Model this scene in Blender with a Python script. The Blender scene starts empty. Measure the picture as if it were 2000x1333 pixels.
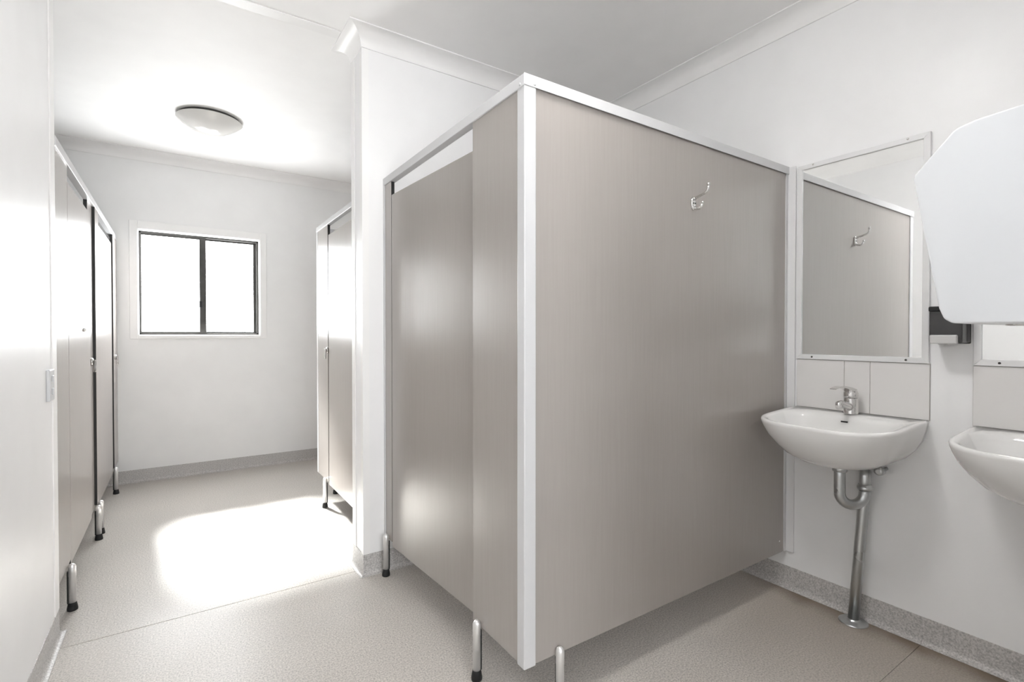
import bpy, bmesh, math, random
from mathutils import Vector, Matrix
random.seed(4)
S = bpy.context.scene
COL = S.collection

# ------------------------------------------------------------------ camera
FPX, YAW, PITCH = 978.28, 0.5910, 0.0121
cam_d = bpy.data.cameras.new('camera')
cam_d.sensor_fit = 'HORIZONTAL'; cam_d.sensor_width = 36.0
cam_d.lens = FPX / 2000.0 * 36.0
cam_d.clip_start = 0.02
cam = bpy.data.objects.new('camera', cam_d); COL.objects.link(cam)
cam.location = (0, 0, 1.2)
cam.rotation_euler = (math.pi / 2 - PITCH, 0, -YAW)
S.camera = cam

# ------------------------------------------------------------------ light
WORLD_STRENGTH = 3.0
PANE_STRENGTH = 7.0          # glow given to the frosted panes in place of sky light
ENTRY_FILL_STRENGTH = 5.0         # fill light from an added window, unseen behind the camera
SUN_STRENGTH = 102.0
FILL_LAMP_STRENGTH = 21.0         # added fill lamp on the washroom ceiling, outside the frame
EXPOSURE = 1.03
w = bpy.data.worlds.new('sky'); S.world = w; w.use_nodes = True
bg = w.node_tree.nodes['Background']
bg.inputs['Color'].default_value = (0.93, 0.97, 1.0, 1); bg.inputs['Strength'].default_value = WORLD_STRENGTH
sun_d = bpy.data.lights.new('sun', 'SUN'); sun_d.energy = SUN_STRENGTH; sun_d.angle = math.radians(11)
sun_d.color = (1.0, 0.985, 0.965)
sun = bpy.data.objects.new('sun', sun_d); COL.objects.link(sun)
sun.location = (-0.8, 9.5, 5.0)
sun.rotation_euler = Vector((0.19, -1.0, -0.90)).to_track_quat('-Z', 'Y').to_euler()
vs = S.view_settings
vs.view_transform = 'Standard'; vs.look = 'None'; vs.gamma = 1.0; vs.use_curve_mapping = False
vs.exposure = EXPOSURE
S.cycles.use_denoising = True
S.cycles.max_bounces = 11; S.cycles.diffuse_bounces = 8; S.cycles.glossy_bounces = 5
S.cycles.transparent_max_bounces = 8
S.cycles.sample_clamp_indirect = 20.0
S.cycles.caustics_reflective = True

# ------------------------------------------------------------------ materials
def new_mat(name):
    m = bpy.data.materials.new(name); m.use_nodes = True
    nt = m.node_tree; b = nt.nodes['Principled BSDF']
    return m, nt, b

def setp(b, col=None, rough=None, metal=None, spec=None, coat=None):
    if col is not None: b.inputs['Base Color'].default_value = (*col, 1)
    if rough is not None: b.inputs['Roughness'].default_value = rough
    if metal is not None: b.inputs['Metallic'].default_value = metal
    if spec is not None: b.inputs['Specular IOR Level'].default_value = spec
    if coat is not None: b.inputs['Coat Weight'].default_value = coat

def noise(nt, scale, detail=2.0, stretch=(1, 1, 1), coord='Object'):
    tc = nt.nodes.new('ShaderNodeTexCoord'); mp = nt.nodes.new('ShaderNodeMapping')
    mp.inputs['Scale'].default_value = stretch
    nz = nt.nodes.new('ShaderNodeTexNoise'); nz.inputs['Scale'].default_value = scale; nz.inputs['Detail'].default_value = detail
    nt.links.new(tc.outputs[coord], mp.inputs['Vector']); nt.links.new(mp.outputs['Vector'], nz.inputs['Vector'])
    return nz.outputs['Fac']

def ramp(nt, fac, stops):
    r = nt.nodes.new('ShaderNodeValToRGB')
    e = r.color_ramp.elements
    while len(e) < len(stops): e.new(0.5)
    for k, (p, c) in enumerate(stops):
        e[k].position = p; e[k].color = (*c, 1) if len(c) == 3 else c
    nt.links.new(fac, r.inputs['Fac'])
    return r.outputs['Color']

def bump(nt, b, h, strength=0.05, dist=0.002):
    n = nt.nodes.new('ShaderNodeBump'); n.inputs['Strength'].default_value = strength; n.inputs['Distance'].default_value = dist
    nt.links.new(h, n.inputs['Height']); nt.links.new(n.outputs['Normal'], b.inputs['Normal'])

def math_node(nt, op, a, c=None, clamp=False):
    n = nt.nodes.new('ShaderNodeMath'); n.operation = op; n.use_clamp = clamp
    for k, v in enumerate((a, c)):
        if v is None: continue
        if isinstance(v, (int, float)): n.inputs[k].default_value = v
        else: nt.links.new(v, n.inputs[k])
    return n.outputs[0]

def mixc(nt, fac, a, b_):
    n = nt.nodes.new('ShaderNodeMix'); n.data_type = 'RGBA'
    nt.links.new(fac, n.inputs['Factor'])
    for s, v in ((n.inputs[6], a), (n.inputs[7], b_)):
        if isinstance(v, tuple): s.default_value = (*v, 1)
        else: nt.links.new(v, s)
    return n.outputs[2]

def painted(name, col, rough, spec=0.5, var=0.012, nscale=6.0, bstr=0.03):
    m, nt, b = new_mat(name); setp(b, col, rough, 0, spec)
    f = noise(nt, nscale, 3)
    lo = tuple(max(0, c - var) for c in col); hi = tuple(min(1, c + var) for c in col)
    nt.links.new(ramp(nt, f, [(0.3, lo), (0.7, hi)]), b.inputs['Base Color'])
    bump(nt, b, noise(nt, 220, 2), bstr, 0.001)
    return m

M = {}
M['wall'] = painted('white_wall_sheet', (0.86, 0.86, 0.865), 0.36, 0.4)
M['wall_far'] = painted('white_wall_board', (0.86, 0.86, 0.86), 0.55, 0.3)
M['ceiling'] = painted('white_ceiling_board', (0.915, 0.91, 0.905), 0.6, 0.25)
M['trim'] = painted('white_trim_paint', (0.88, 0.875, 0.87), 0.4, 0.4)
M['white_plastic'] = painted('white_plastic', (0.62, 0.63, 0.645), 0.28, 0.5, 0.004, 3, 0.01)
M['lamp_plastic'] = painted('opal_lamp_plastic', (0.70, 0.69, 0.67), 0.16, 0.5, 0.004, 3, 0.0)
M['ceramic'] = painted('white_glazed_ceramic', (0.80, 0.795, 0.785), 0.08, 0.5, 0.004, 4, 0.0)
M['tile'] = painted('pale_glazed_tile', (0.74, 0.725, 0.715), 0.12, 0.5, 0.008, 9, 0.0)
M['white_alu'] = painted('white_coated_aluminium', (0.60, 0.60, 0.61), 0.35, 0.5, 0.006, 12, 0.01)
M['white_frame'] = painted('white_anodised_frame', (0.76, 0.76, 0.765), 0.35, 0.5, 0.006, 12, 0.01)
M['joint'] = painted('grey_sealant', (0.42, 0.40, 0.38), 0.8, 0.2, 0.05, 40)
M['black'] = painted('black_rubber', (0.018, 0.018, 0.019), 0.55, 0.3, 0.004, 30)
M['core'] = painted('black_laminate_core', (0.02, 0.02, 0.02), 0.5, 0.4, 0.004, 30)
M['bronze'] = painted('dark_bronze_aluminium', (0.06, 0.058, 0.054), 0.5, 0.3, 0.008, 20)
M['smoke'] = painted('smoked_plastic', (0.045, 0.044, 0.045), 0.18, 0.5, 0.006, 12, 0.0)
M['grey_plastic'] = painted('light_grey_plastic', (0.55, 0.545, 0.54), 0.35, 0.5, 0.01, 12, 0.0)

m, nt, b = new_mat('taupe_laminate'); setp(b, (0.36, 0.335, 0.315), 0.24, 0, 1.0)
g = noise(nt, 14, 4, (9, 9, 0.35)); g2 = noise(nt, 3.0, 3)
c1 = ramp(nt, g, [(0.25, (0.350, 0.320, 0.301)), (0.75, (0.368, 0.338, 0.319))])
nt.links.new(c1, b.inputs['Base Color'])
rr = ramp(nt, g2, [(0.2, (0.23, 0.23, 0.23)), (0.8, (0.25, 0.25, 0.25))])
nt.links.new(rr, b.inputs['Roughness'])
M['laminate'] = m

m, nt, b = new_mat('brushed_aluminium'); setp(b, (0.86, 0.855, 0.85), 0.36, 0.75)
rr = ramp(nt, noise(nt, 60, 2, (8, 8, 0.3)), [(0.2, (0.32,) * 3), (0.8, (0.42,) * 3)]); nt.links.new(rr, b.inputs['Roughness'])
M['alu'] = m
m, nt, b = new_mat('chrome'); setp(b, (0.72, 0.71, 0.70), 0.08, 1.0)
rr = ramp(nt, noise(nt, 25, 2), [(0.2, (0.05,) * 3), (0.8, (0.13,) * 3)]); nt.links.new(rr, b.inputs['Roughness'])
M['chrome'] = m
m, nt, b = new_mat('dull_chromed_pipe'); setp(b, (0.40, 0.42, 0.43), 0.26, 1.0)
rr = ramp(nt, noise(nt, 5, 1), [(0.2, (0.27,) * 3), (0.8, (0.29,) * 3)]); nt.links.new(rr, b.inputs['Roughness'])
cc = ramp(nt, noise(nt, 5, 1), [(0.3, (0.56, 0.575, 0.58)), (0.75, (0.58, 0.592, 0.596))]); nt.links.new(cc, b.inputs['Base Color'])
M['pipe'] = m
m, nt, b = new_mat('mirror_silver'); setp(b, (0.90, 0.905, 0.90), 0.015, 1.0)
rr = ramp(nt, noise(nt, 4, 2), [(0.2, (0.008,) * 3), (0.8, (0.02,) * 3)]); nt.links.new(rr, b.inputs['Roughness'])
M['mirror'] = m

def vinyl(name, base, stain):
    m, nt, b = new_mat(name); setp(b, base, 0.4, 0, 0.45)
    f1 = noise(nt, 165, 2); f2 = noise(nt, 420, 1); f3 = noise(nt, 2.2, 4)
    lo = tuple(c * 0.68 for c in base); hi = tuple(min(1, c * 1.22) for c in base)
    c = ramp(nt, f1, [(0.32, lo), (0.52, base), (0.70, hi)])
    big = ramp(nt, f3, [(0.3, (0.94, 0.94, 0.94)), (0.7, (1.05, 1.045, 1.04))])
    mul = nt.nodes.new('ShaderNodeMix'); mul.data_type = 'RGBA'; mul.blend_type = 'MULTIPLY'; mul.inputs['Factor'].default_value = 1
    nt.links.new(c, mul.inputs[6]); nt.links.new(big, mul.inputs[7])
    out = mul.outputs[2]
    fleck = ramp(nt, f2, [(0.30, (1, 1, 1)), (0.36, (0, 0, 0))])
    out = mixc(nt, math_node(nt, 'MULTIPLY', fleck, 0.5), out, tuple(c * 0.45 for c in base))
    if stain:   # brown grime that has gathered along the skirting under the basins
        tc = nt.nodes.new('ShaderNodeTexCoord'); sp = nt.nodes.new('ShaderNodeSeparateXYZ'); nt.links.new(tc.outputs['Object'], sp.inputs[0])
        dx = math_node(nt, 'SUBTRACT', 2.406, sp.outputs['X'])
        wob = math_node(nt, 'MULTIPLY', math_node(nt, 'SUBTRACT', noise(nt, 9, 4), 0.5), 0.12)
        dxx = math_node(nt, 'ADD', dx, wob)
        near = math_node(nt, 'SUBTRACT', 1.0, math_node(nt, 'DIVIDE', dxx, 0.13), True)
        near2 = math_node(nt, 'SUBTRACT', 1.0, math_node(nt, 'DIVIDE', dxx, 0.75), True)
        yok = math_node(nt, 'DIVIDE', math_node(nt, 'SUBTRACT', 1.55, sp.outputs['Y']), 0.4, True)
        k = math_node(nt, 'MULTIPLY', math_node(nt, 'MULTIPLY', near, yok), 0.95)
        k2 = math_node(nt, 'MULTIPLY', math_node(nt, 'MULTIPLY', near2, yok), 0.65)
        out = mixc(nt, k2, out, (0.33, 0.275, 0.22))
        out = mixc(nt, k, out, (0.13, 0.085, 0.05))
    nt.links.new(out, b.inputs['Base Color'])
    rr = ramp(nt, f3, [(0.3, (0.36,) * 3), (0.7, (0.46,) * 3)]); nt.links.new(rr, b.inputs['Roughness'])
    bump(nt, b, f1, 0.12, 0.001)
    return m
M['vinyl'] = vinyl('speckled_floor_vinyl', (0.52, 0.488, 0.455), True)
M['cove'] = vinyl('speckled_skirting_vinyl', (0.52, 0.505, 0.495), False)

def pane_mat(name, strength):
    m = bpy.data.materials.new(name); m.use_nodes = True; nt = m.node_tree
    nt.nodes.clear()
    out = nt.nodes.new('ShaderNodeOutputMaterial')
    tr = nt.nodes.new('ShaderNodeBsdfTransparent'); tr.inputs['Color'].default_value = (0.95, 0.97, 0.97, 1)
    em = nt.nodes.new('ShaderNodeEmission'); em.inputs['Strength'].default_value = strength  # emission stands in for daylight coming through the glass
    cl = ramp(nt, noise(nt, 130, 2), [(0.3, (0.90, 0.93, 0.95)), (0.7, (1, 1, 1))]); nt.links.new(cl, em.inputs['Color'])
    gl = nt.nodes.new('ShaderNodeBsdfGlossy'); gl.inputs['Roughness'].default_value = 0.25
    a = nt.nodes.new('ShaderNodeMixShader'); a.inputs[0].default_value = 0.05
    nt.links.new(em.outputs[0], a.inputs[1]); nt.links.new(gl.outputs[0], a.inputs[2])
    mx = nt.nodes.new('ShaderNodeMixShader'); mx.inputs[0].default_value = 0.5
    nt.links.new(tr.outputs[0], mx.inputs[1]); nt.links.new(a.outputs[0], mx.inputs[2])
    nt.links.new(mx.outputs[0], out.inputs['Surface'])
    return m
M['pane'] = pane_mat('glowing_frosted_glass', PANE_STRENGTH * 2)
M['pane_fill'] = pane_mat('glowing_fill_glass', ENTRY_FILL_STRENGTH * 2)

# ------------------------------------------------------------------ helpers
def box(bm, x0, x1, y0, y1, z0, z1, mi=0):
    v = [bm.verts.new((x, y, z)) for x in (x0, x1) for y in (y0, y1) for z in (z0, z1)]
    fs = []
    for q in ((0, 1, 3, 2), (4, 6, 7, 5), (0, 4, 5, 1), (2, 3, 7, 6), (0, 2, 6, 4), (1, 5, 7, 3)):
        f = bm.faces.new([v[i] for i in q]); f.material_index = mi; fs.append(f)
    return fs

def BX(x0, x1, y0, y1, z0, z1, bev=0.0, seg=2):
    bm = bmesh.new(); box(bm, x0, x1, y0, y1, z0, z1)
    if bev: bmesh.ops.bevel(bm, geom=bm.edges[:], offset=bev, segments=seg, affect='EDGES', profile=0.5)
    return bm

def LAM(x0, x1, y0, y1, z0, z1, bev=0.0012):
    """laminate board: decor on the two big faces, black core on the thin edges (material slot 1)"""
    bm = BX(x0, x1, y0, y1, z0, z1, bev, 1)
    bm.normal_update()
    d = (x1 - x0, y1 - y0, z1 - z0); k = d.index(min(d))
    for f in bm.faces: f.material_index = 0 if abs(f.normal[k]) > 0.5 else 1
    return bm

def ring_tube(bm, pts, rad, n=16, caps=True):
    """tube along a polyline with parallel-transported rings; rad: number or list"""
    pts = [Vector(p) for p in pts]; rings = []; nrm = None
    for i, p in enumerate(pts):
        a = pts[max(i - 1, 0)]; c = pts[min(i + 1, len(pts) - 1)]
        t = (c - a).normalized()
        if nrm is None:
            nrm = t.orthogonal().normalized()
        else:
            nrm = (nrm - t * nrm.dot(t)).normalized()
        bn = t.cross(nrm); r = rad[i] if isinstance(rad, (list, tuple)) else rad
        rings.append([bm.verts.new(p + (nrm * math.cos(2 * math.pi * k / n) + bn * math.sin(2 * math.pi * k / n)) * r) for k in range(n)])
    for A, B in zip(rings, rings[1:]):
        for k in range(n):
            f = bm.faces.new((A[k], A[(k + 1) % n], B[(k + 1) % n], B[k])); f.smooth = True
    if caps:
        bm.faces.new(rings[0][::-1]); bm.faces.new(rings[-1])
    return rings

def TUBE(pts, rad, n=16):
    bm = bmesh.new(); ring_tube(bm, pts, rad, n); return bm

def lathe(bm, prof, c=(0, 0, 0), n=32, axis='Z'):
    """prof: (radius, height) from one end to the other"""
    rings = []
    for r, h in prof:
        ring = []
        for k in range(n):
            a = 2 * math.pi * k / n
            if axis == 'Z': p = (c[0] + r * math.cos(a), c[1] + r * math.sin(a), c[2] + h)
            elif axis == 'X': p = (c[0] + h, c[1] + r * math.cos(a), c[2] + r * math.sin(a))
            else: p = (c[0] + r * math.cos(a), c[1] + h, c[2] + r * math.sin(a))
            ring.append(bm.verts.new(p))
        rings.append(ring)
    for A, B in zip(rings, rings[1:]):
        for k in range(n):
            f = bm.faces.new((A[k], A[(k + 1) % n], B[(k + 1) % n], B[k])); f.smooth = True
    bm.faces.new(rings[0][::-1]); bm.faces.new(rings[-1])

def LATHE(prof, c=(0, 0, 0), n=32, axis='Z'):
    bm = bmesh.new(); lathe(bm, prof, c, n, axis); return bm

def PRISM(outline, axis, a0, a1, bev=0.0, seg=3):
    """extrude a 2-D outline along X ('X': outline is (y,z)) or Y ('Y': outline is (x,z))"""
    bm = bmesh.new()
    P = (lambda u, v, a: (a, u, v)) if axis == 'X' else (lambda u, v, a: (u, a, v))
    A = [bm.verts.new(P(u, v, a0)) for u, v in outline]; B = [bm.verts.new(P(u, v, a1)) for u, v in outline]
    n = len(outline)
    bm.faces.new(A); bm.faces.new(B[::-1])
    for k in range(n): bm.faces.new((A[k], B[k], B[(k + 1) % n], A[(k + 1) % n]))
    bmesh.ops.recalc_face_normals(bm, faces=bm.faces[:])
    if bev:
        es = [e for e in bm.edges if len(e.link_faces) == 2 and e.calc_face_angle(0) > 0.6]
        bmesh.ops.bevel(bm, geom=es, offset=bev, segments=seg, affect='EDGES', profile=0.5)
    return bm

def root_origin(p):
    v = Vector((0, 0, 0))
    while p is not None:
        v += p.location; p = p.parent
    return v

def mesh_obj(name, bm, mats, parent=None, origin=None, smooth=False):
    o_ = Vector(origin) if origin is not None else root_origin(parent)
    bmesh.ops.recalc_face_normals(bm, faces=bm.faces[:])
    bmesh.ops.translate(bm, verts=bm.verts[:], vec=-o_)
    me = bpy.data.meshes.new(name); bm.to_mesh(me); bm.free()
    for k in (mats if isinstance(mats, (list, tuple)) else [mats]): me.materials.append(M[k])
    if smooth:
        for p in me.polygons: p.use_smooth = True
        me.set_sharp_from_angle(angle=math.radians(40))
    o = bpy.data.objects.new(name, me); COL.objects.link(o)
    if parent is not None: o.parent = parent
    else: o.location = o_
    return o

def tag(o, label=None, cat=None, group=None, kind=None):
    if label: o['label'] = label
    if cat: o['category'] = cat
    if group: o['group'] = group
    if kind: o['kind'] = kind
    return o

def empty(name, loc, label, cat, group=None, kind=None):
    o = bpy.data.objects.new(name, None); COL.objects.link(o); o.location = loc; o.empty_display_size = 0.05
    return tag(o, label, cat, group, kind)

def struct(name, bm, mats, label, cat, smooth=False, origin=(0, 0, 0)):
    return tag(mesh_obj(name, bm, mats, None, origin, smooth), label, cat, None, 'structure')

# ------------------------------------------------------------------ measures (metres)
XR, XL, YF = 2.406, -0.399, 5.076            # washroom wall, left wall, window wall
YS, YS2, XS = 2.472, 2.645, 0.770            # partition wall between the two rooms
ZC, YB, XP, YD = 2.6955, -2.30, 0.92, 0.06   # ceiling, entry end, passage side, wall behind the dryer
XLL, YLE = -1.75, 2.664                      # left cubicles' back wall, end of left wall
T = 0.10

# ------------------------------------------------------------------ structure: floor
fl = struct('floor', BX(XLL - T, XR + T, YB - T, YF + T, -0.10, -0.003), 'joint', 'speckled light grey vinyl floor in three welded sheets', 'floor')
for y0, y1 in ((YB, 0.7165), (0.718, 2.538), (2.542, YF)):
    mesh_obj('vinyl_sheet', BX(XLL, XR, y0, y1, -0.003, 0.0), 'vinyl', fl)
# ceiling
struct('ceiling', BX(XLL - T, XR + T, YB - T, YF + T, ZC, ZC + 0.08), 'ceiling', 'flat white painted ceiling', 'ceiling')
# walls
struct('wall_right', BX(XR, XR + T, YB - T, YF + T, 0, ZC), 'wall', 'smooth white wall behind the basins and mirrors', 'wall')
struct('wall_left', BX(XL - T, XL, YB, YLE, 0, ZC), 'wall', 'glossy white wall at the left edge of the photo', 'wall')
struct('wall_left_return', BX(XLL, XL - T, YLE - T, YLE, 0, ZC), 'wall', 'white return wall beside the left cubicles', 'wall')
struct('wall_left_rear', BX(XLL - T, XLL, YLE - T, YF + T, 0, ZC), 'wall', 'white wall at the back of the left cubicles', 'wall')
struct('wall_partition', BX(XS, XR, YS, YS2, 0, ZC), 'wall', 'white stub wall dividing washroom from the window room', 'wall')
struct('wall_front', BX(XP, XR, YD - T, YD, 0, ZC), 'wall', 'white wall carrying the hand dryer beside the camera', 'wall')
struct('wall_passage', BX(XP, XP + T, YB, YD - T, 0, ZC), 'wall', 'white side wall of the entry passage', 'wall')

def wall_with_hole(name, x0, x1, y0, y1, hx0, hx1, hz0, hz1, mat, label):
    bm = bmesh.new()
    box(bm, x0, hx0, y0, y1, 0, ZC); box(bm, hx1, x1, y0, y1, 0, ZC)
    box(bm, hx0, hx1, y0, y1, 0, hz0); box(bm, hx0, hx1, y0, y1, hz1, ZC)
    return struct(name, bm, mat, label, 'wall')
WX0, WX1, WZ0, WZ1 = -0.258, 0.643, 1.194, 2.066
wall_with_hole('wall_far', XLL, XR, YF, YF + T, WX0, WX1, WZ0, WZ1, 'wall_far', 'white far wall with the frosted sliding window')
EX0, EX1, EZ0, EZ1 = -0.20, 0.75, 0.95, 2.15
wall_with_hole('wall_back', XL - T, XP + T, YB - T, YB, EX0, EX1, EZ0, EZ1, 'wall', 'white end wall of the entry passage behind the camera')

# windows
def window(name, wx0, wx1, wz0, wz1, yin, s, pane, label):
    """s=+1: outside lies towards +Y"""
    r = empty(name, ((wx0 + wx1) / 2, yin, wz0), label, 'window', None, 'structure')
    Y = lambda a: yin + s * a
    def B(x0, x1, a0, a1, z0, z1, bev=0.0): 
        y0, y1 = sorted((Y(a0), Y(a1))); return BX(x0, x1, y0, y1, z0, z1, bev)
    aw = 0.05
    # white architrave round the opening, four mitred boards
    for x0, x1, z0, z1 in ((wx0 - aw, wx0 + .004, wz0 - .026, wz1 + .062), (wx1 - .004, wx1 + aw, wz0 - .026, wz1 + .062)):
        mesh_obj('architrave', B(x0, x1, -0.011, 0.0, z0, z1, 0.003), 'trim', r)
    for x0, x1, z0, z1 in ((wx0 + .004, wx1 - .004, wz1 - .004, wz1 + .062), (wx0 + .004, wx1 - .004, wz0 - .026, wz0 + .002)):
        mesh_obj('architrave', B(x0, x1, -0.011, 0.0, z0, z1, 0.003), 'trim', r)
    # reveal boards
    bm = bmesh.new(); t = 0.010
    for x0, x1, z0, z1 in ((wx0, wx0 + t, wz0, wz1), (wx1 - t, wx1, wz0, wz1), (wx0, wx1, wz1 - t, wz1), (wx0, wx1, wz0, wz0 + t)):
        y0, y1 = sorted((Y(-0.002), Y(0.10))); box(bm, x0, x1, y0, y1, z0, z1)
    mesh_obj('reveal', bm, 'trim', r)
    fx0, fx1, fz0, fz1 = wx0 + t, wx1 - t, wz0 + t, wz1 - t
    # outer dark frame
    for x0, x1, z0, z1 in ((fx0, fx0 + .014, fz0, fz1), (fx1 - .018, fx1, fz0, fz1), (fx0, fx1, fz1 - .016, fz1), (fx0, fx1, fz0, fz0 + .012)):
        mesh_obj('frame_member', B(x0, x1, 0.045, 0.10, z0, z1, 0.001), 'bronze', r)
    xm = wx0 + (wx1 - wx0) * 0.505
    # sliding sash (nearer) and fixed sash
    for k, (x0, x1, a) in enumerate(((fx0 + .004, xm + .026, 0.050), (xm - .024, fx1 - .006, 0.072))):
        sw = 0.012 if k == 0 else 0.024
        sash = mesh_obj('sash', B(x0, x0 + (sw if k == 0 else .046), a, a + .018, fz0 + .008, fz1 - .010, 0.001), 'bronze', r)
        st = .050 if k == 0 else .034
        mesh_obj('sash_stile', B(x1 - st, x1, a, a + .018, fz0 + .008, fz1 - .010, 0.001), 'bronze', sash)
        mesh_obj('sash_rail', B(x0, x1, a + .001, a + .017, fz1 - .030, fz1 - .010), 'bronze', sash)
        mesh_obj('sash_rail', B(x0, x1, a + .001, a + .017, fz0 + .008, fz0 + .024), 'bronze', sash)
        tag(mesh_obj('pane', B(x0 + .004, x1 - .004, a + .007, a + .011, fz0 + .012, fz1 - .014), pane, sash), 'frosted glass pane')
    mesh_obj('latch', B(xm - .026, xm - .004, 0.032, 0.050, wz0 + .245, wz0 + .30, 0.003), 'black', r)
    return r
window('window_1', WX0, WX1, WZ0, WZ1, YF, 1, 'pane', 'dark framed frosted sliding window with white surround in the far wall')
window('fill_window', EX0, EX1, EZ0, EZ1, YB, -1, 'pane_fill', 'frosted sliding window added as unseen fill light in the entry passage behind the camera')  # unseen glowing window, added to light the washroom from behind

# cornice and skirting: profiles swept along the walls, mitred at the corners
LOOP = [(XR, YD), (XR, YS), (XS, YS), (XS, YS2), (XR, YS2), (XR, YF), (XLL, YF), (XLL, YLE), (XL, YLE), (XL, YB), (XP, YB), (XP, YD)]
def sweep(i, prof, ext=None):
    """profile (offset into the room, z) along wall segment i of LOOP"""
    n = len(LOOP); bm = bmesh.new()
    def nrm(k):
        a, c = Vector(LOOP[k % n]), Vector(LOOP[(k + 1) % n]); d = (c - a).normalized(); return Vector((-d.y, d.x))
    a, c = Vector(LOOP[i]), Vector(LOOP[(i + 1) % n])
    n0, n1, n2 = nrm(i - 1), nrm(i), nrm(i + 1)
    def mit(p, na, nb, o): return p + (na + nb) * o
    if ext: a = a + (c - a) * ext[0]; c = Vector(LOOP[i]) + (Vector(LOOP[(i + 1) % n]) - Vector(LOOP[i])) * ext[1]
    A, B = [], []
    for o, z in prof:
        p = mit(a, n0, n1, o) if not (ext and ext[0] > 0) else a + n1 * o
        q = mit(c, n1, n2, o) if not (ext and ext[1] < 1) else c + n1 * o
        A.append(bm.verts.new((p.x, p.y, z))); B.append(bm.verts.new((q.x, q.y, z)))
    m_ = len(prof)
    for k in range(m_):
        f = bm.faces.new((A[k], A[(k + 1) % m_], B[(k + 1) % m_], B[k]))
    bm.faces.new(A[::-1]); bm.faces.new(B)
    return bm
CO = 0.083
corn = [(0.0, ZC), (0.0, ZC - 0.080), (0.006, ZC - 0.080)]
for k in range(9):
    a = math.pi / 2 * k / 8          # concave cove
    corn.append((0.078 - 0.070 * math.cos(a), ZC - 0.005 - 0.070 + 0.070 * math.sin(a)))
corn += [(CO, ZC - 0.005), (CO, ZC)]
cn = {0: 'right washroom wall', 1: 'stub wall front', 2: 'stub wall end', 3: 'stub wall rear', 4: 'rear part of the right wall', 5: 'far window wall', 6: 'wall behind the left cubicles', 7: 'return wall by the left cubicles'}
tn = 1
for i in range(8):
    struct('trim_%d' % tn, sweep(i, corn), 'trim', 'white coved cornice along the ' + cn[i], 'cornice', True); tn += 1
# flat cover strip over the ceiling joint, running from the left wall to the stub wall
struct('trim_%d' % tn, BX(XL, XS - 0.085, 2.533, 2.600, ZC - 0.004, ZC, 0.001), 'trim', 'flat white cover strip across the ceiling joint', 'trim'); tn += 1

sk = [(0.0, 0.103), (0.0, 0.0), (0.024, 0.0005)]
for k in range(7):
    a = math.pi / 2 * k / 6
    sk.append((0.023 - 0.019 * math.sin(a), 0.002 + 0.019 * (1 - math.cos(a))))
sk += [(0.003, 0.103)]
b1 = empty('baseboard_right', (XR, 0.7, 0), 'speckled coved vinyl skirting under the basins', 'skirting', None, 'structure')
ys = (0.717 - YD) / (YS - YD)
mesh_obj('vinyl_strip', sweep(0, sk, (0, ys)), 'cove', b1, smooth=True)
mesh_obj('vinyl_strip', sweep(0, sk, (ys + .0003, 1)), 'cove', b1, smooth=True)
for i, nm, lb in ((1, 'partition', 'speckled coved vinyl skirting on the front of the stub wall'), (2, 'partition_end', 'speckled coved vinyl skirting on the end of the stub wall'),
                  (3, 'partition_rear', 'speckled coved vinyl skirting on the rear of the stub wall'), (4, 'right_rear', 'speckled coved vinyl skirting on the rear right wall'),
                  (5, 'far', 'speckled coved vinyl skirting below the window'), (6, 'left_rear', 'speckled coved vinyl skirting behind the left cubicles'),
                  (7, 'left_return', 'speckled coved vinyl skirting on the return wall'), (8, 'left', 'speckled coved vinyl skirting on the left wall'),
                  (9, 'back', 'speckled coved vinyl skirting at the entry end'), (10, 'passage', 'speckled coved vinyl skirting on the passage wall'), (11, 'front', 'speckled coved vinyl skirting below the hand dryer')):
    struct('baseboard_' + nm, sweep(i, sk), 'cove', lb, 'skirting', True)
# vertical corner angles on the ends of the walls
def angle_trim(corner, dx, dy, z0, z1, leg=0.032, t=0.0035, label=''):
    global tn
    cx, cy = corner; bm = bmesh.new()
    # outline wraps the convex corner: leg along x (direction dx), leg along y (direction dy)
    o = [(cx - dx * t, cy - dy * t), (cx + dx * leg, cy - dy * t), (cx + dx * leg, cy), (cx, cy), (cx, cy + dy * leg), (cx - dx * t, cy + dy * leg)]
    A = [bm.verts.new((x, y, z0)) for x, y in o]; B = [bm.verts.new((x, y, z1)) for x, y in o]
    bm.faces.new(A); bm.faces.new(B[::-1])
    for k in range(6): bm.faces.new((A[k], B[k], B[(k + 1) % 6], A[(k + 1) % 6]))
    bmesh.ops.recalc_face_normals(bm, faces=bm.faces[:])
    struct('trim_%d' % tn, bm, 'trim', label, 'trim'); tn += 1
angle_trim((XS, YS), 1, 1, 0.104, ZC - 0.081, 0.030, label='white vertical corner angle on the near edge of the stub wall')
angle_trim((XS, YS2), 1, -1, 0.104, ZC - 0.081, 0.050, label='white vertical corner angle on the rear edge of the stub wall')
angle_trim((XL, YLE), -1, -1, 0.104, ZC, 0.075, 0.004, label='white vertical corner angle at the end of the left wall')

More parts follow.
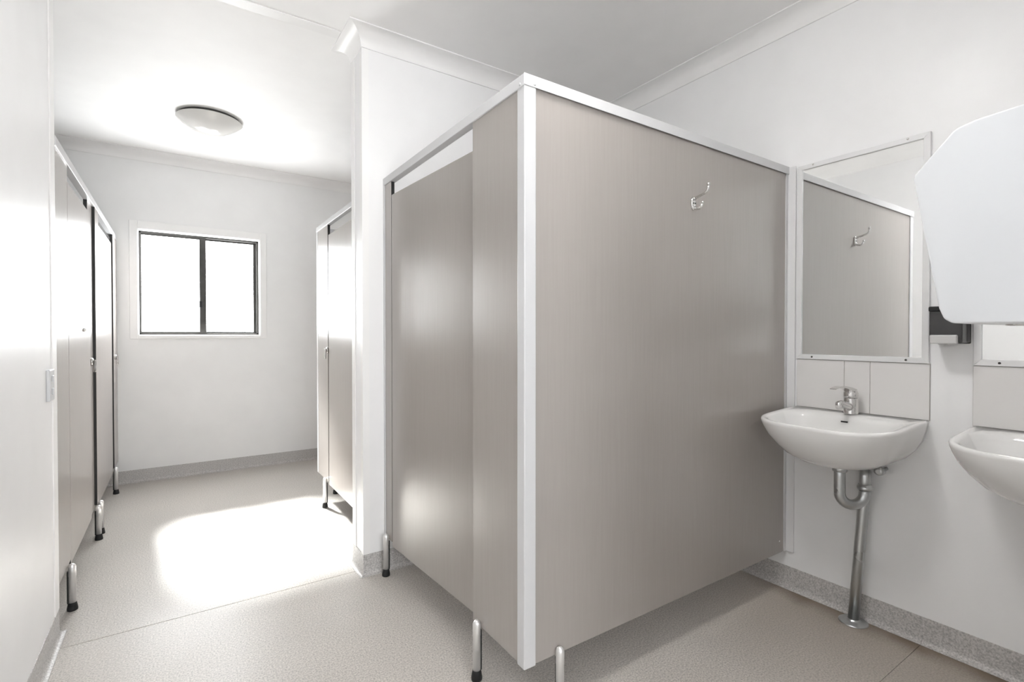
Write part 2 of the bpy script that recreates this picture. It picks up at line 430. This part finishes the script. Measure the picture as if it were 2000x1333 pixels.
# ------------------------------------------------------------------ toilet cubicles
ZT = 1.988
def leg(parent, x, y, dx, dy, top=0.208):
    """aluminium tube leg with domed cap clamped to the board's face; (dx,dy) points from leg to board"""
    r = 0.0135
    prof = [(r, 0.028), (r, top - 0.055), (r + .0006, top - 0.054), (r + .0006, top - 0.014), (r * .86, top - 0.006), (r * .5, top - 0.0015), (r * .12, top)]
    l = mesh_obj('leg', LATHE(prof, (x, y, 0), 20), 'alu', parent)
    mesh_obj('foot', LATHE([(0.019, 0.0), (0.0195, 0.008), (0.017, 0.022), (0.0145, 0.034)], (x, y, 0), 20), 'black', l)
    # back half of the clamp, reaching behind the board
    cx, cy = x + dx * 0.012, y + dy * 0.012
    mesh_obj('clamp', BX(min(x + dx * .010, cx + dx * .006) - abs(dy) * .0075, max(x + dx * .010, cx + dx * .006) + abs(dy) * .0075,
                         min(y + dy * .010, cy + dy * .006) - abs(dx) * .0075, max(y + dy * .010, cy + dy * .006) + abs(dx) * .0075, 0.030, 0.172, 0.003), 'core', l)
    return l

def screw(parent, p, axis='X', r=0.0045, d=0.002, mat='chrome'):
    bm = LATHE([(r, -d), (r, d * .3), (r * .6, d)] if True else 0, p, 12, axis); return mesh_obj('screw', bm, mat, parent)

# --- near cubicle (front faces the passage, side faces the basins)
X0, Y0 = 0.875, 1.237
c = empty('toilet_cubicle', (X0, Y0, 0), 'taupe toilet cubicle nearest the basins, large side panel with a coat hook', 'cubicle', 'taupe laminate toilet cubicles')
mesh_obj('side_panel', LAM(0.915, XR - 0.006, Y0 + 0.006, Y0 + 0.024, 0.176, 1.965), ['laminate', 'core'], c)
bm = BX(X0, 0.920, Y0, Y0 + 0.040, 0.174, 1.956, 0.004, 3); mesh_obj('corner_post', bm, 'white_alu', c)
hr = mesh_obj('head_rail', BX(X0 - 0.002, X0 + 0.030, Y0 + 0.001, YS, 1.952, ZT, 0.002), 'white_alu', c)
for y in (Y0 + .022,): screw(hr, (X0 - 0.002, y, 1.962), 'X', 0.005, -0.002, 'white_alu')
hr = mesh_obj('head_rail', BX(X0 - 0.0025, XR, Y0 - 0.002, Y0 + 0.0005, 1.954, ZT + .001, 0.0008), 'white_alu', c)
mesh_obj('rail_top', BX(X0 + 0.031, XR, Y0 + 0.0005, Y0 + 0.030, 1.967, ZT + .001, 0.0008), 'white_alu', hr)
screw(hr, (0.912, Y0 - 0.002, 1.964), 'Y', 0.005, -0.002, 'white_alu')
mesh_obj('pilaster', LAM(X0 + 0.004, X0 + 0.022, 1.276, 1.561, 0.178, 1.954), ['laminate', 'core'], c)
mesh_obj('jamb', LAM(X0 + 0.004, X0 + 0.022, 2.372, YS - .004, 0.178, 1.954), ['laminate', 'core'], c)
mesh_obj('wall_channel', BX(XR - 0.009, XR, 1.205, Y0 + .005, 0.176, ZT, 0.002), 'white_frame', c)
mesh_obj('edge_channel', BX(XR - 0.028, XR - .009, Y0 + 0.002, Y0 + 0.030, 0.176, ZT - .03, 0.001), 'white_alu', c)
mesh_obj('jamb_channel', BX(X0 - 0.001, X0 + 0.027, YS - .016, YS, 0.176, ZT - .03, 0.001), 'white_alu', c)
# door, slightly ajar inwards
bm = LAM(0, 0.018, -0.800, 0, 0.157, 1.884)
bmesh.ops.transform(bm, matrix=Matrix.Translation((X0 + 0.003, 2.364, 0)) @ Matrix.Rotation(math.radians(3.3), 4, 'Z'), verts=bm.verts[:])
d = mesh_obj('door', bm, ['laminate', 'core'], c)
for z in (0.32, 1.02, 1.74): mesh_obj('hinge', LATHE([(0.006, -.035), (0.006, .035)], (X0 + 0.026, 2.368, z), 12), 'alu', d)
leg(c, X0 - 0.0125, 1.506, 1, 0); leg(c, X0 - 0.0125, 2.412, 1, 0); leg(c, 1.008, Y0 - 0.009, 0, 1)
mesh_obj('panel_plug', LATHE([(0.004, -.001), (0.004, .001)], (2.345, Y0 + .0055, 0.232), 10, 'Y'), 'alu', c)

# --- left-hand row of two cubicles
XC = -0.398
c = empty('toilet_cubicle', (XC, YLE, 0), 'row of two taupe toilet cubicles along the left side, doors shining with window light', 'cubicle', 'taupe laminate toilet cubicles')
mesh_obj('head_rail', BX(XC - 0.026, XC + 0.006, YLE + .004, YF, 1.955, ZT + .006, 0.002), 'white_alu', c)
mesh_obj('pilaster', LAM(XC - .018, XC, YLE + .006, 2.962, 0.19, 1.956), ['laminate', 'core'], c)
d = mesh_obj('door', LAM(XC - .018, XC, 2.968, 3.640, 0.17, 1.884), ['laminate', 'core'], c)
mesh_obj('knob', LATHE([(0.009, 0), (0.009, .006), (0.006, .012)], (XC, 3.40, 1.226), 12, 'X'), 'alu', d)
mesh_obj('pilaster', LAM(XC - .026, XC - .008, 3.646, 3.826, 0.17, 1.956), ['laminate', 'core'], c)
mesh_obj('pilaster', LAM(XC - .014, XC + .006, 3.830, 3.985, 0.19, 1.956), ['laminate', 'core'], c)
d2 = mesh_obj('door', LAM(XC - .016, XC + .002, 3.992, 4.760, 0.17, 1.884), ['laminate', 'core'], c)
mesh_obj('pilaster', LAM(XC - .010, XC + .008, 4.80, YF - .002, 0.19, 1.956), ['laminate', 'core'], c)
mesh_obj('divider_panel', LAM(XLL, XC - .016, 3.836, 3.854, 0.17, 1.956), ['laminate', 'core'], c)
def lock(parent, x, y, z, s):
    """small chrome indicator lock: turn plate with a drop lever"""
    p = mesh_obj('lock', LATHE([(0.022, 0), (0.022, s * .006), (0.018, s * .010)], (x, y, z), 20, 'X'), 'chrome', parent)
    mesh_obj('lock_lever', BX(min(x + s * .010, x + s * .022), max(x + s * .010, x + s * .022), y - .006, y + .006, z - .060, z + .012, 0.004), 'chrome', p)
    return p
lock(c, XC - .008, 3.745, 1.045, 1); lock(c, XC + .008, 4.90, 1.030, 1)
for y in (2.872, 3.775, 3.884, 4.792): leg(c, XC + 0.0155, y, -1, 0, 0.203)

# --- far right cubicle, seen beyond the stub wall
XQ = 0.866
c = empty('toilet_cubicle', (XQ, YS2, 0), 'taupe toilet cubicle seen past the stub wall, with a chrome lock beside its door', 'cubicle', 'taupe laminate toilet cubicles')
mesh_obj('head_rail', BX(XQ - 0.004, XQ + 0.026, YS2, 3.876, 1.955, ZT, 0.002), 'white_alu', c)
mesh_obj('head_rail', BX(XQ + 0.026, XR, 3.848, 3.876, 1.955, ZT, 0.002), 'white_alu', c)
mesh_obj('corner_post', BX(XQ - .002, XQ + .030, 3.842, 3.875, 0.186, 1.956, 0.003), 'white_alu', c)
mesh_obj('pilaster', LAM(XQ, XQ + .018, 3.556, 3.842, 0.186, 1.956), ['laminate', 'core'], c)
mesh_obj('door', LAM(XQ + .002, XQ + .020, 2.78, 3.548, 0.170, 1.884), ['laminate', 'core'], c)
mesh_obj('jamb', LAM(XQ, XQ + .018, YS2 + .003, 2.772, 0.186, 1.956), ['laminate', 'core'], c)
mesh_obj('side_panel', LAM(XQ + .03, XR - .006, 3.850, 3.868, 0.186, 1.956), ['laminate', 'core'], c)
lock(c, XQ, 3.568, 1.095, -1)
leg(c, XQ - .0125, 3.605, 1, 0); leg(c, XQ + .13, 3.881, 0, -1); leg(c, XQ - .0125, 2.70, 1, 0)

# ------------------------------------------------------------------ ceiling lamps
def emitter(name, col, strength):
    m, nt, b = new_mat(name); setp(b, (0.75, 0.74, 0.72), 0.25, 0, 0.5)
    b.inputs['Emission Color'].default_value = (*col, 1); b.inputs['Emission Strength'].default_value = strength
    return m
M['fill_lamp'] = emitter('fill_lamp_plastic', (1.0, 0.99, 0.97), FILL_LAMP_STRENGTH)
def ceiling_lamp(LX, LY, mat, label):
    c = empty('ceiling_lamp', (LX, LY, ZC), label, 'lamp', 'round oyster lights on the ceiling')
    mesh_obj('shadow_gap_base', LATHE([(0.184, 0.0), (0.184, -0.016), (0.150, -0.018)], (LX, LY, ZC), 48), 'bronze', c)  # dark colour paints the shadow gap above the diffuser
    prof = [(0.150, -0.016), (0.196, -0.016), (0.200, -0.019)]
    for k in range(1, 15):
        r_ = 0.200 * (1 - k / 14) if k < 14 else 0.003
        prof.append((r_, -0.019 - 0.088 * (1 - (r_ / 0.200) ** 2)))
    mesh_obj('diffuser', LATHE(prof, (LX, LY, ZC), 64), mat, c, smooth=True)
ceiling_lamp(0.205, 4.055, 'lamp_plastic', 'round opal oyster light, switched off, on the ceiling of the window room')
ceiling_lamp(0.820, 0.950, 'fill_lamp', 'round opal oyster light added as fill, switched on, on the washroom ceiling outside the frame')  # unseen lamp added to brighten the washroom

# ------------------------------------------------------------------ coat hook on the side panel
HX, HZ = 1.690, 1.716
c = empty('coat_hook', (HX, Y0 + .006, HZ), 'chrome double coat hook on the taupe side panel', 'hook')
bm = LATHE([(.027, .0052), (.027, .003), (.024, .0005), (.012, -.0008), (.002, -.001)], (0, 0, 0), 28, 'Y')
bmesh.ops.scale(bm, vec=(0.52, 1, 1), verts=bm.verts[:]); bmesh.ops.translate(bm, vec=(HX, Y0, HZ), verts=bm.verts[:])
mesh_obj('backplate', bm, 'chrome', c)
def out(pts): return [(HX, Y0 - a, HZ + z) for a, z in pts]
mesh_obj('upper_arm', TUBE(out([(0.0, .017), (.012, .021), (.030, .025), (.048, .030), (.058, .036), (.062, .046), (.063, .056)]), [.006, .0055, .005, .0048, .0046, .0044, .004], 12), 'chrome', c)
mesh_obj('arm_tip', LATHE([(0.001, -.007), (.005, -.005), (.007, 0), (.005, .005), (.001, .007)], (HX, Y0 - .063, HZ + .060), 16), 'chrome', c)
mesh_obj('lower_arm', TUBE(out([(0.0, -.017), (.010, -.024), (.022, -.025), (.032, -.018), (.036, -.008)]), [.006, .0055, .005, .0046, .004], 12), 'chrome', c)
mesh_obj('arm_tip', LATHE([(0.001, -.0055), (.004, -.004), (.0055, 0), (.004, .004), (.001, .0055)], (HX, Y0 - .037, HZ - .004), 16), 'chrome', c)
for s in (-.005, .005): mesh_obj('screw', LATHE([(.003, .001), (.003, -.0012)], (HX + s, Y0 - .0005, HZ + .0), 10, 'Y'), 'black', c)

# ------------------------------------------------------------------ basins
RZ = 0.868
def basin(name, yc, label):
    c = empty(name, (XR, yc, RZ - .20), label, 'basin', 'white wall basins')
    N = 72
    W, D = 0.250, 0.425
    def ring(sx, d0, d1, z, e=2.6, side=0.19):
        """plan outline: straight back at distance d0 from the wall, bowed front at d1; sx half width"""
        pts = []
        vs_ = d0 + (d1 - d0) * 0.46
        nf = 44
        for k in range(nf + 1):
            a = math.pi * k / nf
            cu, sv = math.cos(a), math.sin(a)
            u = sx * math.copysign(abs(cu) ** (2 / e), cu); v = vs_ + (d1 - vs_) * abs(sv) ** (2 / e)
            pts.append((u, v))
        rem = N - (nf + 1)
        rb = min(0.06, sx * .5) * (1 if d0 > 0.02 else 0.25)
        back = []
        m1 = 8
        for k in range(1, m1 + 1): back.append((-sx, vs_ + (d0 + rb - vs_) * k / m1))
        q = (rem - 2 * m1)
        for k in range(q):
            t = (k + .5) / q
            u = -sx + 2 * sx * t
            e2 = max(0.0, 1 - min(t, 1 - t) * 2 * sx / rb)
            back.append((u, d0 + rb * (1 - math.sqrt(max(0, 1 - e2 * e2)))))
        for k in range(m1, 0, -1): back.append((sx, vs_ + (d0 + rb - vs_) * k / m1))
        return [(XR - v, yc + u, z - max(0.0, 1 - (RZ - z) / .12) * .020 * max(0.0, v - .08) / .34) for u, v in pts + back]
    rows = [
        # underside up to the rim
        ring(0.030, 0.135, 0.195, RZ - .199, 2.0), ring(0.085, 0.080, 0.255, RZ - .195, 2.1), ring(0.135, 0.036, 0.308, RZ - .182, 2.2),
        ring(0.180, 0.004, 0.352, RZ - .155, 2.4), ring(0.212, 0.0, 0.384, RZ - .118, 2.5), ring(0.234, 0.0, 0.406, RZ - .076, 2.7),
        ring(0.245, 0.0, 0.418, RZ - .038, 2.9), ring(0.2495, 0.0, 0.4235, RZ - .015, 3.0), ring(0.2505, 0.0, 0.425, RZ - .005, 3.0),
        ring(0.2475, 0.0, 0.422, RZ + .001, 3.0), ring(0.240, 0.001, 0.415, RZ + .002, 3.0),
        # over the rim into the bowl
        ring(0.226, 0.100, 0.401, RZ - .001, 3.0), ring(0.220, 0.106, 0.394, RZ - .006, 3.0), ring(0.212, 0.113, 0.386, RZ - .022, 2.8),
        ring(0.195, 0.122, 0.370, RZ - .055, 2.4), ring(0.165, 0.130, 0.345, RZ - .095, 2.3), ring(0.115, 0.140, 0.310, RZ - .124, 2.2), ring(0.060, 0.150, 0.265, RZ - .136, 2.0), ring(0.026, 0.165, 0.225, RZ - .139, 2.0)]
    bm = bmesh.new()
    R_ = [[bm.verts.new(p) for p in r] for r in rows]
    for A, B in zip(R_, R_[1:]):
        for k in range(N):
            f = bm.faces.new((A[k], A[(k + 1) % N], B[(k + 1) % N], B[k])); f.smooth = True
    bm.faces.new(R_[0][::-1]); bm.faces.new(R_[-1])
    mesh_obj('bowl', bm, 'ceramic', c)
    mesh_obj('drain_ring', LATHE([(0.006, RZ - .1385), (0.024, RZ - .1375), (0.026, RZ - .1395)], (XR - .195, yc, 0), 24), 'chrome', c)
    bm = BX(XR - .1175, XR - .1135, yc - .013, yc + .013, RZ - .030, RZ - .024, 0.0015); mesh_obj('overflow_slot', bm, 'core', c)
    return c

def tap(name, yc, label):
    """single-lever mixer standing on the back ledge of the basin"""
    x = XR - .062
    c = empty(name, (x, yc, RZ), label, 'tap', 'chrome basin mixers')
    z = RZ + .001
    mesh_obj('body', LATHE([(0.0275, 0.0), (0.0280, .004), (0.0268, .008), (0.0265, .030), (0.0260, .062), (0.0260, .068)], (x, yc, z), 28), 'chrome', c)
    P = [(x - .004, yc, z + .026), (x - .035, yc, z + .036), (x - .070, yc, z + .046), (x - .096, yc, z + .052), (x - .108, yc, z + .050)]
    mesh_obj('spout', TUBE(P, [.018, .0165, .014, .0125, .0118], 18), 'chrome', c)
    mesh_obj('aerator', LATHE([(0.0095, -.018), (0.0125, -.014), (0.0130, .006), (0.0120, .012)], (x - .106, yc, z + .046), 20), 'chrome', c)
    bm = bmesh.new()
    lathe(bm, [(0.0255, .069), (0.0270, .074), (0.0270, .088), (0.022, .101), (0.011, .107), (.002, .108)], (x, yc, z), 28)
    mesh_obj('lever_hub', bm, 'chrome', c)
    # flat lever sweeping up and out over the spout
    bm = bmesh.new(); L_ = []
    for t in range(9):
        s = t / 8; px = x + .012 - .172 * s; pz = z + .094 + .030 * math.sin(s * 2.1) - .006 * s; hw = .020 - .008 * s; th = .016 * (1 - s) ** 1.5 + .003
        L_.append([bm.verts.new((px, yc + u * hw, pz + v * th * .5)) for u, v in ((-1, -1), (1, -1), (1, 1), (-1, 1))])
    for A, B in zip(L_, L_[1:]):
        for k in range(4): bm.faces.new((A[k], A[(k + 1) % 4], B[(k + 1) % 4], B[k]))
    bm.faces.new(L_[0][::-1]); bm.faces.new(L_[-1])
    bmesh.ops.bevel(bm, geom=bm.edges[:], offset=0.001, segments=2, affect='EDGES')
    mesh_obj('lever', bm, 'chrome', c, smooth=True)
    return c

def arc(c0, u, v, r, a0, a1, n):
    c0, u, v = Vector(c0), Vector(u), Vector(v)
    return [c0 + u * (r * math.cos(a0 + (a1 - a0) * k / n)) + v * (r * math.sin(a0 + (a1 - a0) * k / n)) for k in range(n + 1)]

def trap(name, yc, label):
    """chromed S-trap: tail, U-bend, return leg, and the waste pipe down to the floor flange"""
    a = Vector((XR - .152, yc, 0)); bb = Vector((XR - .072, yc - .060, 0))
    c = empty(name, (XR - .060, yc - .018, 0), label, 'waste pipe', 'chromed basin waste pipes')
    u = (bb - a).normalized(); half = (bb - a).length / 2; mid = (a + bb) / 2
    zu = 0.555
    pts = [a + Vector((0, 0, RZ - .200)), a + Vector((0, 0, 0.62)), a + Vector((0, 0, 0.585))]
    pts += arc(mid + Vector((0, 0, zu)), -u, (0, 0, -1), half, 0, math.pi, 16)
    pts += [bb + Vector((0, 0, 0.565))]
    mesh_obj('u_bend', TUBE(pts, 0.0205, 20), 'pipe', c)
    nut = [(0.021, -.014), (0.0265, -.012), (0.0275, -.006), (0.0275, .006), (0.0265, .012), (0.021, .013)]
    mesh_obj('slip_nut', LATHE(nut, (a.x, a.y, RZ - .213), 20), 'pipe', c)
    mesh_obj('slip_nut', LATHE([(0.0205, -.012), (0.026, -.010), (0.0275, -.004), (0.0275, .004), (0.024, .006), (0.024, .012), (.0205, .013)], (bb.x, bb.y, 0.578), 20), 'pipe', c)
    top = Vector((XR - .034, yc - .046, 0)); foot = Vector((XR - .062, yc - .018, 0))
    w_ = (top - bb).normalized(); hw = (top - bb).length / 2; m2 = (bb + top) / 2
    pts = [bb + Vector((0, 0, 0.575)), bb + Vector((0, 0, 0.60))]
    pts += arc(m2 + Vector((0, 0, 0.618)), -w_, (0, 0, 1), hw, 0, math.pi, 14)
    pts += [top + Vector((0, 0, .57)), top.lerp(foot, .5) + Vector((0, 0, .287)), foot + Vector((0, 0, .004))]
    mesh_obj('waste_pipe', TUBE(pts, 0.0205, 20), 'pipe', c)
    mesh_obj('floor_flange', LATHE([(0.053, 0.0), (0.054, .002), (0.050, .005), (0.030, .008), (0.0225, .013), (.0215, .016)], (foot.x, foot.y, 0.0), 36), 'pipe', c)
    return c

def valve(name, yc, label):
    c = empty(name, (XR, yc, .653), label, 'valve')
    mesh_obj('spindle', LATHE([(0.008, 0.0), (0.008, -.06)], (XR, yc, .653), 14, 'X'), 'pipe', c)
    mesh_obj('cap', LATHE([(0.012, -.052), (0.018, -.056), (0.019, -.066), (0.016, -.076), (0.008, -.080)], (XR, yc, .653), 20, 'X'), 'pipe', c)
    mesh_obj('arm', BX(XR - .066, XR - .056, yc, yc + .045, .660, .669, .002), 'pipe', c)
    return c

def splashback(name, y0, cuts, label, zt=1.089, zb=0.870):
    c = empty(name, (XR, y0, zb), label, 'splashback', 'tiled splashbacks')
    mesh_obj('grout', BX(XR - .004, XR, cuts[-1], cuts[0], zb, zt), 'joint', c)
    for a, b_ in zip(cuts, cuts[1:]):
        mesh_obj('tile', BX(XR - .007, XR - .003, b_ + .0012, a - .0012, zb + .001, zt - .001, .001), 'tile', c)
    return c

def mirror(name, y0, y1, z0, z1, label):
    c = empty(name, (XR, (y0 + y1) / 2, z0), label, 'mirror', 'framed wall mirrors')
    fw, ft = .022, .014
    mesh_obj('mirror_glass', BX(XR - .007, XR - .001, y0 + .012, y1 - .012, z0 + .012, z1 - .012), 'mirror', c)
    def mitred(p):   # one mitred frame rail from its four plan corners (y,z)
        bm = bmesh.new()
        A = [bm.verts.new((XR - ft, y, z)) for y, z in p]; B = [bm.verts.new((XR, y, z)) for y, z in p]
        bm.faces.new(A); bm.faces.new(B[::-1])
        for k in range(4): bm.faces.new((A[k], B[k], B[(k + 1) % 4], A[(k + 1) % 4]))
        bmesh.ops.recalc_face_normals(bm, faces=bm.faces[:])
        bmesh.ops.bevel(bm, geom=bm.edges[:], offset=.0012, segments=1, affect='EDGES')
        return mesh_obj('frame_rail', bm, 'white_frame', c)
    i0, i1, j0, j1 = y0 + fw, y1 - fw, z0 + fw, z1 - fw
    t_ = mitred([(y0, z1), (y1, z1), (i1, j1), (i0, j1)]); b_ = mitred([(y0, z0), (y1, z0), (i1, j0), (i0, j0)])
    mitred([(y0, z0), (y0, z1), (i0, j1), (i0, j0)]); mitred([(y1, z0), (y1, z1), (i1, j1), (i1, j0)])
    for y in (y0 + .072, y1 - .070):
        screw(b_, (XR - ft, y, z0 + .011), 'X', .0042, -.0025, 'bronze'); screw(t_, (XR - ft, y, z1 - .008), 'X', .0042, -.0025, 'chrome')
    return c

basin('wash_basin', 0.950, 'white ceramic wash basin beside the taupe panel, below the fully visible mirror')
basin('wash_basin', 0.322, 'white ceramic wash basin cut off by the right edge of the photo')
tap('basin_mixer', 0.948, 'chrome single lever mixer tap on the basin beside the taupe panel')
tap('basin_mixer', 0.320, 'chrome single lever mixer tap on the basin at the right edge')
trap('waste_trap', 0.950, 'dull chrome S trap and floor waste pipe under the basin beside the panel')
trap('waste_trap', 0.322, 'dull chrome S trap and waste pipe under the basin at the right edge')
valve('stop_valve', 0.842, 'small dark chrome stop valve under the basin beside the panel')
splashback('splashback', 1.197, [1.197, 0.997, 0.900, 0.700], 'pale tile splashback behind the basin beside the panel')
splashback('splashback', 0.576, [0.576, 0.376, 0.276, 0.076], 'pale tile splashback behind the basin at the right edge')
mirror('wall_mirror', 0.703, 1.197, 1.090, 1.978, 'white framed mirror reflecting the taupe panel and its hook')
mirror('wall_mirror', 0.080, 0.574, 1.090, 1.978, 'white framed mirror mostly hidden behind the white hand dryer')

# ------------------------------------------------------------------ soap dispenser between the mirrors
c = empty('soap_dispenser', (XR, 0.63, 1.168), 'smoked plastic soap dispenser with grey push bar, between the two mirrors', 'soap dispenser')
sx0 = XR - .105
mesh_obj('back_plate', BX(XR - .012, XR, 0.583, 0.677, 1.168, 1.302, .003), 'core', c)
mesh_obj('tank', BX(sx0 + .004, XR - .010, 0.583, 0.677, 1.172, 1.288, .004), 'smoke', c)
mesh_obj('lid', BX(sx0, XR - .006, 0.581, 0.679, 1.286, 1.304, .004), 'black', c)
mesh_obj('push_bar', BX(sx0 - .010, sx0 + .012, 0.594, 0.672, 1.168, 1.200, .004), 'grey_plastic', c)
mesh_obj('nozzle', LATHE([(0.016, 0), (0.014, -.006), (.006, -.009)], (sx0 + .018, .640, 1.172), 20), 'grey_plastic', c)

# ------------------------------------------------------------------ hand dryer on the wall beside the camera (seen from its side)
dx0, dx1 = 0.950, 1.205
c = empty('hand_dryer', ((dx0 + dx1) / 2, YD, 1.216), 'large white wall mounted hand dryer with angled front, cut off at right', 'hand dryer')
prof = [(YD + .012, 1.216), (0.252, 1.217), (0.262, 1.224), (0.268, 1.240), (0.3005, 1.440), (0.3005, 1.446), (0.2535, 1.500), (0.2480, 1.5035), (0.2280, 1.5085), (YD + .012, 1.520)]
mesh_obj('cover', PRISM(prof, 'X', dx0, dx1, 0.0035, 3), 'white_plastic', c, smooth=True)
mesh_obj('back_plate', BX(dx0 + .004, dx1 - .004, YD, YD + .014, 1.220, 1.516), 'white_alu', c)
mesh_obj('outlet', LATHE([(0.030, 0), (0.030, -.0035), (.024, -.004)], ((dx0 + dx1) / 2, 0.19, 1.218), 24), 'chrome', c)

# ------------------------------------------------------------------ light switch on the end of the left wall
c = empty('light_switch', (XL, 2.56, 1.01), 'white double light switch on the left wall by its corner', 'light switch')
mesh_obj('switch_plate', BX(XL, XL + .011, 2.490, 2.575, 0.952, 1.070, .003), 'white_plastic', c)
for z in (1.035, .987): mesh_obj('rocker', BX(XL + .011, XL + .015, 2.522, 2.542, z - .012, z + .012, .0015), 'white_plastic', c)
